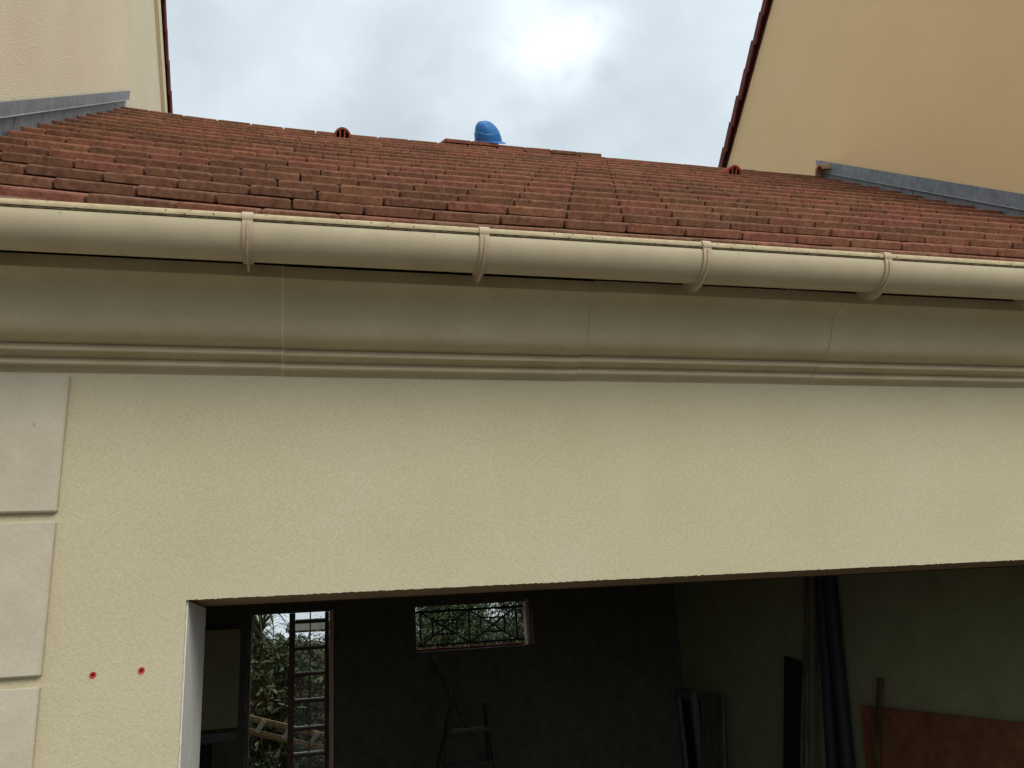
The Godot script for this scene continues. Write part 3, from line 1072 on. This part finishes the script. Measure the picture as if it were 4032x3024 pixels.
func inside_things() -> void:
	var st: SurfaceTool
	# stepladder
	var s := thing("stepladder", "dull metal stepladder standing open in the dark by the back wall", "stepladder", Vector3(1.25, 0.02, -4.2))
	for q in [[-0.34, -0.09, 0.25], [0.30, 0.18, 0.25]]:
		st = begin()
		bar(st, Vector3(q[0], 0, q[2]), Vector3(q[1], 1.50, 0.0), 0.03, 0.055, Vector3.RIGHT, 0.003)
		part("front_rail", st, M.alu, s)
		st = begin()
		bar(st, Vector3(q[0] * 1.1, 0, -0.62), Vector3(q[1], 1.50, -0.03), 0.025, 0.04, Vector3.RIGHT, 0.003)
		part("rear_rail", st, M.alu, s)
	for k in 6:
		var y := 0.22 + k * 0.222
		var t := y / 1.5
		st = begin()
		bx(st, Vector3(lerpf(-0.34, -0.09, t) + 0.012, y - 0.012, 0.25 * (1 - t) - 0.05), Vector3(lerpf(0.30, 0.18, t) - 0.012, y + 0.012, 0.25 * (1 - t) + 0.04), 0.003)
		part("step", st, M.yellow if k == 5 else M.alu, s)
	# leaning plank
	st = begin()
	bar(st, Vector3(1.76, 0.03, -2.92), Vector3(1.235, 1.87, -5.47), 0.06, 0.03, Vector3.RIGHT, 0.003)
	var p := part("plank", st, M.wood_grey, self, "long plank leaning from the floor to the sill of the high window")
	p.set_meta("category", "plank")
	# things against the right hand wall
	var f := thing("door_lining", "pale empty door lining standing in the far right corner", "door frame", Vector3(3.60, 0.02, -5.3))
	st = begin()
	bx(st, Vector3(-0.03, 0, -0.16), Vector3(0.03, 1.39, -0.11), 0.003)
	part("lining_post", st, M.white_board, f)
	st = begin()
	bx(st, Vector3(-0.03, 0, 0.14), Vector3(0.03, 1.39, 0.19), 0.003)
	part("lining_post", st, M.white_board, f)
	st = begin()
	bx(st, Vector3(-0.03, 1.31, -0.108), Vector3(0.03, 1.39, 0.138), 0.003)
	part("lining_head", st, M.white_board, f)
	st = begin()
	bx(st, Vector3(0.0, 0, -0.108), Vector3(0.02, 1.308, 0.138))
	part("lining_panel", st, M.dark_board, f)
	st = begin()
	bar(st, Vector3(3.46, 0.02, -4.80), Vector3(3.64, 1.40, -4.82), 0.40, 0.022, Vector3.BACK, 0.002)
	p = part("board", st, M.wood_grey, self, "broad greenish board leaning beside the pale door lining")
	p.set_meta("category", "board")
	st = begin()
	bar(st, Vector3(3.58, 0.02, -3.84), Vector3(3.66, 1.71, -3.47), 0.21, 0.03, Vector3.BACK, 0.002)
	p = part("board", st, M.dark_board, self, "narrow black board leaning left of the upright laths")
	p.set_meta("category", "board")
	var lz := [[-3.82, 2.09, 0.015, -3.20], [-3.70, 2.50, 0.018, -3.09], [-3.56, 2.52, 0.015, -2.985]]
	var words := ["shortest of the thin timber laths leaning right of the black board", "middle of the thin timber laths leaning left of the dark pipes", "thin timber lath leaning right against the dark pipes"]
	for i in 3:
		st = begin()
		bar(st, Vector3(3.60 + 0.01 * i, 0.02, lz[i][0]), Vector3(3.665, lz[i][1], lz[i][3]), lz[i][2] * 1.6, lz[i][2], Vector3.BACK, 0.002)
		p = part("timber_lath", st, M.wood_grey, self, words[i])
		p.set_meta("category", "lath")
		p.set_meta("group", "laths leaning on the right garage wall")
	var pz := [[-3.25, -2.885], [-3.02, -2.80]]
	words = ["thick dark grey drain pipe leaning next to the timber laths", "thick dark grey drain pipe leaning on the terracotta board side"]
	for i in 2:
		st = begin()
		tube(st, [Vector3(3.60, 0.02, pz[i][0]), Vector3(3.64, 2.55, pz[i][1])], [0.046], 20)
		p = part("drain_pipe", st, M.pipe, self, words[i])
		p.set_meta("category", "pipe")
		p.set_meta("group", "drain pipes leaning on the right garage wall")
	st = begin()
	bar(st, Vector3(3.40, 0.02, -2.72), Vector3(3.66, 1.61, -2.50), 0.032, 0.03, Vector3.BACK, 0.003)
	p = part("batten", st, M.wood_dark, self, "short batten leaning in front of the terracotta board")
	p.set_meta("category", "batten")
	st = begin()
	bar(st, Vector3(3.52, 0.02, -1.75), Vector3(3.67, 1.43, -1.75), 2.0, 0.022, Vector3.BACK, 0.002)
	p = part("wall_board", st, M.terracotta, self, "wide terracotta coloured board leaning on the right garage wall")
	p.set_meta("category", "board")

# ------------------------------------------------------------------ garden behind
func leaf_mesh(kind: String) -> ArrayMesh:
	var st := begin()
	if kind == "strap":
		var w := 0.011
		var prev := [Vector3(-w, 0, 0), Vector3(w, 0, 0)]
		for i in range(1, 8):
			var t := i / 7.0
			var c := Vector3(0, 0.42 * t - 0.34 * t * t, 0.42 * t)
			var ww := w * (1.0 - pow(t, 3.0)) + 0.0006
			var cur := [c + Vector3(-ww, 0.003, 0), c + Vector3(ww, 0.003, 0)]
			quad(st, prev[0], prev[1], cur[1], cur[0], Vector3.UP)
			prev = cur
	else:
		var l := 1.0
		var w := 0.20 if kind == "laurel" else 0.11
		var rows := [[0.0, 0.02], [0.25, 0.75], [0.5, 1.0], [0.75, 0.75], [1.0, 0.02]]
		for i in rows.size() - 1:
			var a = rows[i]
			var b = rows[i + 1]
			var za: float = -0.22 * a[0] * a[0]
			var zb: float = -0.22 * b[0] * b[0]
			for s in [-1.0, 1.0]:
				var m0 := Vector3(0, za - 0.05, a[0] * l)
				var m1 := Vector3(0, zb - 0.05, b[0] * l)
				quad(st, m0, Vector3(s * w * a[1], za + 0.02, a[0] * l), Vector3(s * w * b[1], zb + 0.02, b[0] * l), m1, Vector3.UP)
	return st.commit()

func foliage(parent: Node3D, mesh: Mesh, list: Array, m: Material) -> void:
	var mm := MultiMesh.new()
	mm.transform_format = MultiMesh.TRANSFORM_3D
	mm.use_colors = true
	mm.mesh = mesh
	mm.instance_count = list.size()
	for i in list.size():
		mm.set_instance_transform(i, list[i][0])
		mm.set_instance_color(i, list[i][1])
	var o := MultiMeshInstance3D.new()
	o.multimesh = mm
	o.material_override = m
	o.name = "foliage"
	parent.add_child(o, true)
	o.set_meta("kind", "stuff")

# a shrub: several stems, leaves in clumps along twigs
func shrub(called: String, label: String, category: String, at: Vector3, h: float, r: float, n_clumps: int, per: int, size: float, cols: Array, kind := "laurel", low := 0.15, group := "") -> void:
	var s := thing(called, label, category, at, group)
	var st := begin()
	var leaves := []
	var stems := 7
	for k in n_clumps:
		var a := rng.randf() * TAU
		var t := lerpf(low, 1.0, pow(rng.randf(), 0.85))
		var wid := r * (0.45 + 0.65 * sin(PI * clampf(t * 0.85 + 0.1, 0, 1)))
		var d := wid * sqrt(rng.randf())
		var c := Vector3(cos(a) * d, h * t, sin(a) * d)
		if k < n_clumps / 3:
			var root := Vector3(cos(a) * 0.08 * r, 0, sin(a) * 0.08 * r)
			var mid := root.lerp(c, 0.5) + Vector3(rng.randf_range(-0.1, 0.1), 0.12, rng.randf_range(-0.1, 0.1)) * r
			tube(st, [root, mid, c], [0.014 + 0.004 * h, 0.010, 0.003], 5)
		var cc: Color = cols[rng.randi_range(0, cols.size() - 1)]
		for i in per:
			var dir := Vector3(rng.randfn(), rng.randfn() * 0.7 + 0.15, rng.randfn()).normalized()
			var ps := c + dir * size * rng.randf_range(0.2, 1.5)
			var up := Vector3(rng.randfn() * 0.5, 1.0, rng.randfn() * 0.5).normalized()
			var z := (dir + Vector3(0, rng.randf_range(-0.5, 0.2), 0)).normalized()
			var x := up.cross(z).normalized()
			var B := Basis(x, z.cross(x), z) * (size * rng.randf_range(0.7, 1.25))
			var v := rng.randf_range(0.65, 1.35)
			leaves.append([Transform3D(B, ps), Color(cc.r * v, cc.g * v, cc.b * v)])
	part("stem", st, M.bark, s)
	foliage(s, leaf_mesh(kind), leaves, M.leaf)

func palm(label: String, at: Vector3, h: float, heads: Array, cols: Array) -> void:
	var s := thing("cabbage_palm", label, "palm", at)
	var st := begin()
	for q in heads:
		tube(st, [Vector3(0, 0, 0), Vector3(q.x * 0.4, h * 0.5, q.z * 0.4), q], [0.07, 0.055, 0.045], 9)
	part("trunk", st, M.bark, s)
	var leaves := []
	for q in heads:
		for i in 150:
			var a := rng.randf() * TAU
			var pit := rng.randf_range(-1.35, 0.5)
			var B := Basis(Vector3.UP, a) * Basis(Vector3.RIGHT, -pit) * Basis.from_scale(Vector3.ONE * rng.randf_range(0.85, 1.45))
			var cc: Color = cols[rng.randi_range(0, cols.size() - 1)]
			var v := rng.randf_range(0.7, 1.3)
			leaves.append([Transform3D(B, q + Vector3(0, rng.randf_range(-0.12, 0.12), 0)), Color(cc.r * v, cc.g * v, cc.b * v)])
	foliage(s, leaf_mesh("strap"), leaves, M.leaf_matt)

func garden() -> void:
	var G1 := Color(0.088, 0.130, 0.042)
	var G2 := Color(0.130, 0.180, 0.062)
	var G3 := Color(0.050, 0.076, 0.030)
	var G4 := Color(0.210, 0.250, 0.115)
	var RD := Color(0.160, 0.045, 0.028)
	palm("dark palm with drooping strap leaves seen at the top of the open door", Vector3(-0.62, 0, -7.6), 2.4, [Vector3(0.17, 2.58, 0.0), Vector3(-0.10, 2.5, -0.2)], [G3, G3, G1])
	palm("low yellowish palm tuft behind the laurel in the open door", Vector3(-0.40, 0, -8.35), 1.9, [Vector3(0.0, 2.14, 0.0)], [Color(0.10, 0.10, 0.03), G2])
	shrub("laurel_shrub", "broad leaved shrub with some red leaves just outside the open door", "shrub", Vector3(-0.05, 0, -8.0), 2.08, 0.66, 460, 11, 0.085, [G1, G2, G2, G4, G3, RD], "laurel", 0.2)
	shrub("laurel_shrub", "dark leafy shrub below the wooden ladder outside the door", "shrub", Vector3(0.1, 0, -7.25), 1.02, 0.60, 420, 10, 0.05, [G3, G1, G1], "laurel", 0.05)
	shrub("laurel_shrub", "tall dark shrub left behind the open door", "shrub", Vector3(-1.25, 0, -9.6), 2.35, 0.9, 420, 10, 0.09, [G3, G1, G2], "laurel", 0.1)
	shrub("laurel_shrub", "dark shrub deep behind the palm tuft", "shrub", Vector3(-0.35, 0, -10.6), 2.05, 0.95, 460, 11, 0.085, [G3, G1, G1], "laurel", 0.05)
	shrub("laurel_shrub", "shrub with pale leaves behind the closed glazed door leaf", "shrub", Vector3(0.75, 0, -9.4), 2.06, 0.75, 460, 11, 0.085, [G1, G2, G4, RD], "laurel", 0.05)
	shrub("young_tree", "small leaved young tree rising behind the closed door leaf", "tree", Vector3(1.05, 0, -13.0), 2.75, 0.85, 420, 12, 0.07, [G1, G2, G4], "fine", 0.25)
	shrub("hedge_bush", "tall hanging bush behind the left half of the high window", "shrub", Vector3(2.0, 0, -9.2), 2.85, 0.60, 640, 13, 0.085, [G3, G1, G2], "fine", 0.35)
	shrub("hedge_bush", "dark bush behind the right half of the high window", "shrub", Vector3(3.15, 0, -9.5), 2.75, 0.58, 560, 13, 0.08, [G3, G3, G1], "fine", 0.35)
	shrub("hedge_bush", "dense low bush closing the gap under the high window", "shrub", Vector3(2.5, 0, -8.9), 2.12, 0.85, 520, 12, 0.08, [G3, G1], "fine", 0.3)
	shrub("hedge_bush", "dark hedge bush deep behind the high window", "shrub", Vector3(2.6, 0, -11.5), 2.6, 0.95, 560, 12, 0.09, [G3, G3, G1], "fine", 0.3)
	# small shed roof of grey boards
	var sh := thing("garden_shed", "small grey boarded shed gable half hidden in the shrubs", "shed", Vector3(-0.44, 0, -9.0))
	var st := begin()
	bx(st, Vector3(-0.30, 0, -0.6), Vector3(0.30, 1.16, -0.02))
	part("shed_wall", st, M.wood_grey, sh)
	for sd in [-1.0, 1.0]:
		for k in 3:
			st = begin()
			var o := Vector3(0, -0.075 * k, 0.02 - 0.012 * k)
			bar(st, o + Vector3(sd * 0.004, 1.475, 0), o + Vector3(sd * 0.40, 1.475 - 0.36, 0), 0.062, 0.02, Vector3.UP, 0.002)
			part("gable_board", st, M.slate, sh)
	# flat roof on posts far behind
	var fb := thing("carport", "grey flat carport roof on posts seen through the top panes of the glazed door", "carport", Vector3(1.6, 0, -20.0))
	st = begin()
	bx(st, Vector3(-1.75, 2.35, -4.2), Vector3(2.8, 2.56, 0.0), 0.01)
	part("carport_roof", st, M.slate, fb)
	for q in [Vector3(-1.6, 0, -0.2), Vector3(2.6, 0, -0.2), Vector3(-1.6, 0, -4.0), Vector3(2.6, 0, -4.0)]:
		st = begin()
		bx(st, q + Vector3(-0.06, 0, -0.06), q + Vector3(0.06, 2.35, 0.06), 0.006)
		part("carport_post", st, M.wood_dark, fb)
	# wooden ladder propped between the house wall and the ground
	var ld := thing("wooden_ladder", "pale wooden ladder with double rails slanting across outside the door", "ladder", Vector3(0, 0, -6.6))
	var A := Vector3(-1.18, 1.645, 0)
	var Bq := Vector3(3.85, 0.06, 0)
	var dir := (Bq - A).normalized()
	var dn := Vector3(-dir.y, dir.x, 0)
	for q in [[0.0, 0.0], [-0.030, -0.010], [-0.112, 0.0], [-0.142, -0.010]]:
		st = begin()
		bar(st, A + dn * q[0] + Vector3(0, 0, q[1]), Bq + dn * q[0] + Vector3(0, 0, q[1]), 0.024, 0.045, dn, 0.002)
		part("ladder_rail", st, M.wood_pale, ld)
	var t := 0.18
	while t < 5.1:
		st = begin()
		bar(st, A + dir * t + dn * -0.002 + Vector3(0, 0, 0.030), A + dir * (t - 0.034) + dn * -0.120 + Vector3(0, 0, 0.030), 0.046, 0.014, Vector3.RIGHT, 0.002)
		part("ladder_rung", st, M.white_wood, ld)
		t += 0.262

const SKY_ZENITH := 0.45

# ------------------------------------------------------------------ the scene
func _ready() -> void:
	rng.seed = 20240611
	RU = Vector3(0, sin(deg_to_rad(PITCH)), -cos(deg_to_rad(PITCH)))
	RN = Vector3(0, cos(deg_to_rad(PITCH)), sin(deg_to_rad(PITCH)))
	# camera
	var cam := Camera3D.new()
	cam.name = "camera"
	add_child(cam)
	cam.fov = 49.76
	cam.near = 0.05
	cam.far = 600.0
	var bxv := Vector3(0.96780, -0.05970, 0.24459)
	var byv := Vector3(-0.01403, 0.95690, 0.29010)
	cam.transform = Transform3D(Basis(bxv, byv, bxv.cross(byv)).orthonormalized(), Vector3(0, 2.05, 2.4))
	cam.current = true
	# overcast sky
	var env := Environment.new()
	env.background_mode = Environment.BG_SKY
	var sky := Sky.new()
	var pan := PanoramaSkyMaterial.new()
	pan.panorama = ImageTexture.create_from_image(sky_image())
	sky.sky_material = pan
	env.sky = sky
	env.background_energy_multiplier = 1.0
	env.tonemap_mode = Environment.TONE_MAPPER_LINEAR
	env.tonemap_exposure = 1.4
	env.sdfgi_enabled = true
	env.ssao_enabled = true
	env.ssil_enabled = true
	var we := WorldEnvironment.new()
	we.name = "world_environment"
	we.environment = env
	add_child(we)
	# veiled sun
	var sun := DirectionalLight3D.new()
	sun.name = "sun"
	sun.light_energy = 0.40
	sun.light_angular_distance = 32.0
	sun.light_color = Color(1.0, 0.96, 0.89)
	sun.shadow_enabled = true
	add_child(sun)
	sun.look_at_from_position(Vector3(3.5, 6.2, 8.4), Vector3.ZERO)
	materials()
	# ground
	var st := begin()
	bx(st, Vector3(-150, -0.3, -150), Vector3(150, 0.0, 150))
	structure("ground", st, M.ground, "worn grey asphalt yard in front of the garage", "ground")
	st = begin()
	bx(st, Vector3(-8, -0.1, -30), Vector3(12, 0.004, -5.85))
	structure("garden_ground", st, M.soil, "bare garden soil behind the garage", "ground")
	build_garage()
	house("beige_house", "tall beige rendered house on the left with maroon verge tiles", -8.0, -1.2, 1, M.left_wall, -2.4, 7.425 + 0.905 * 1.59, 0.905, -7.2, true)
	house("ochre_house", "tall ochre rendered house on the right with maroon verge tiles", 4.35, 11.0, -1, M.right_wall, -1.8, 7.694 + 0.891 * 1.491, 0.891, -7.0, false)
	hard_hat()
	inside_things()
	garden()
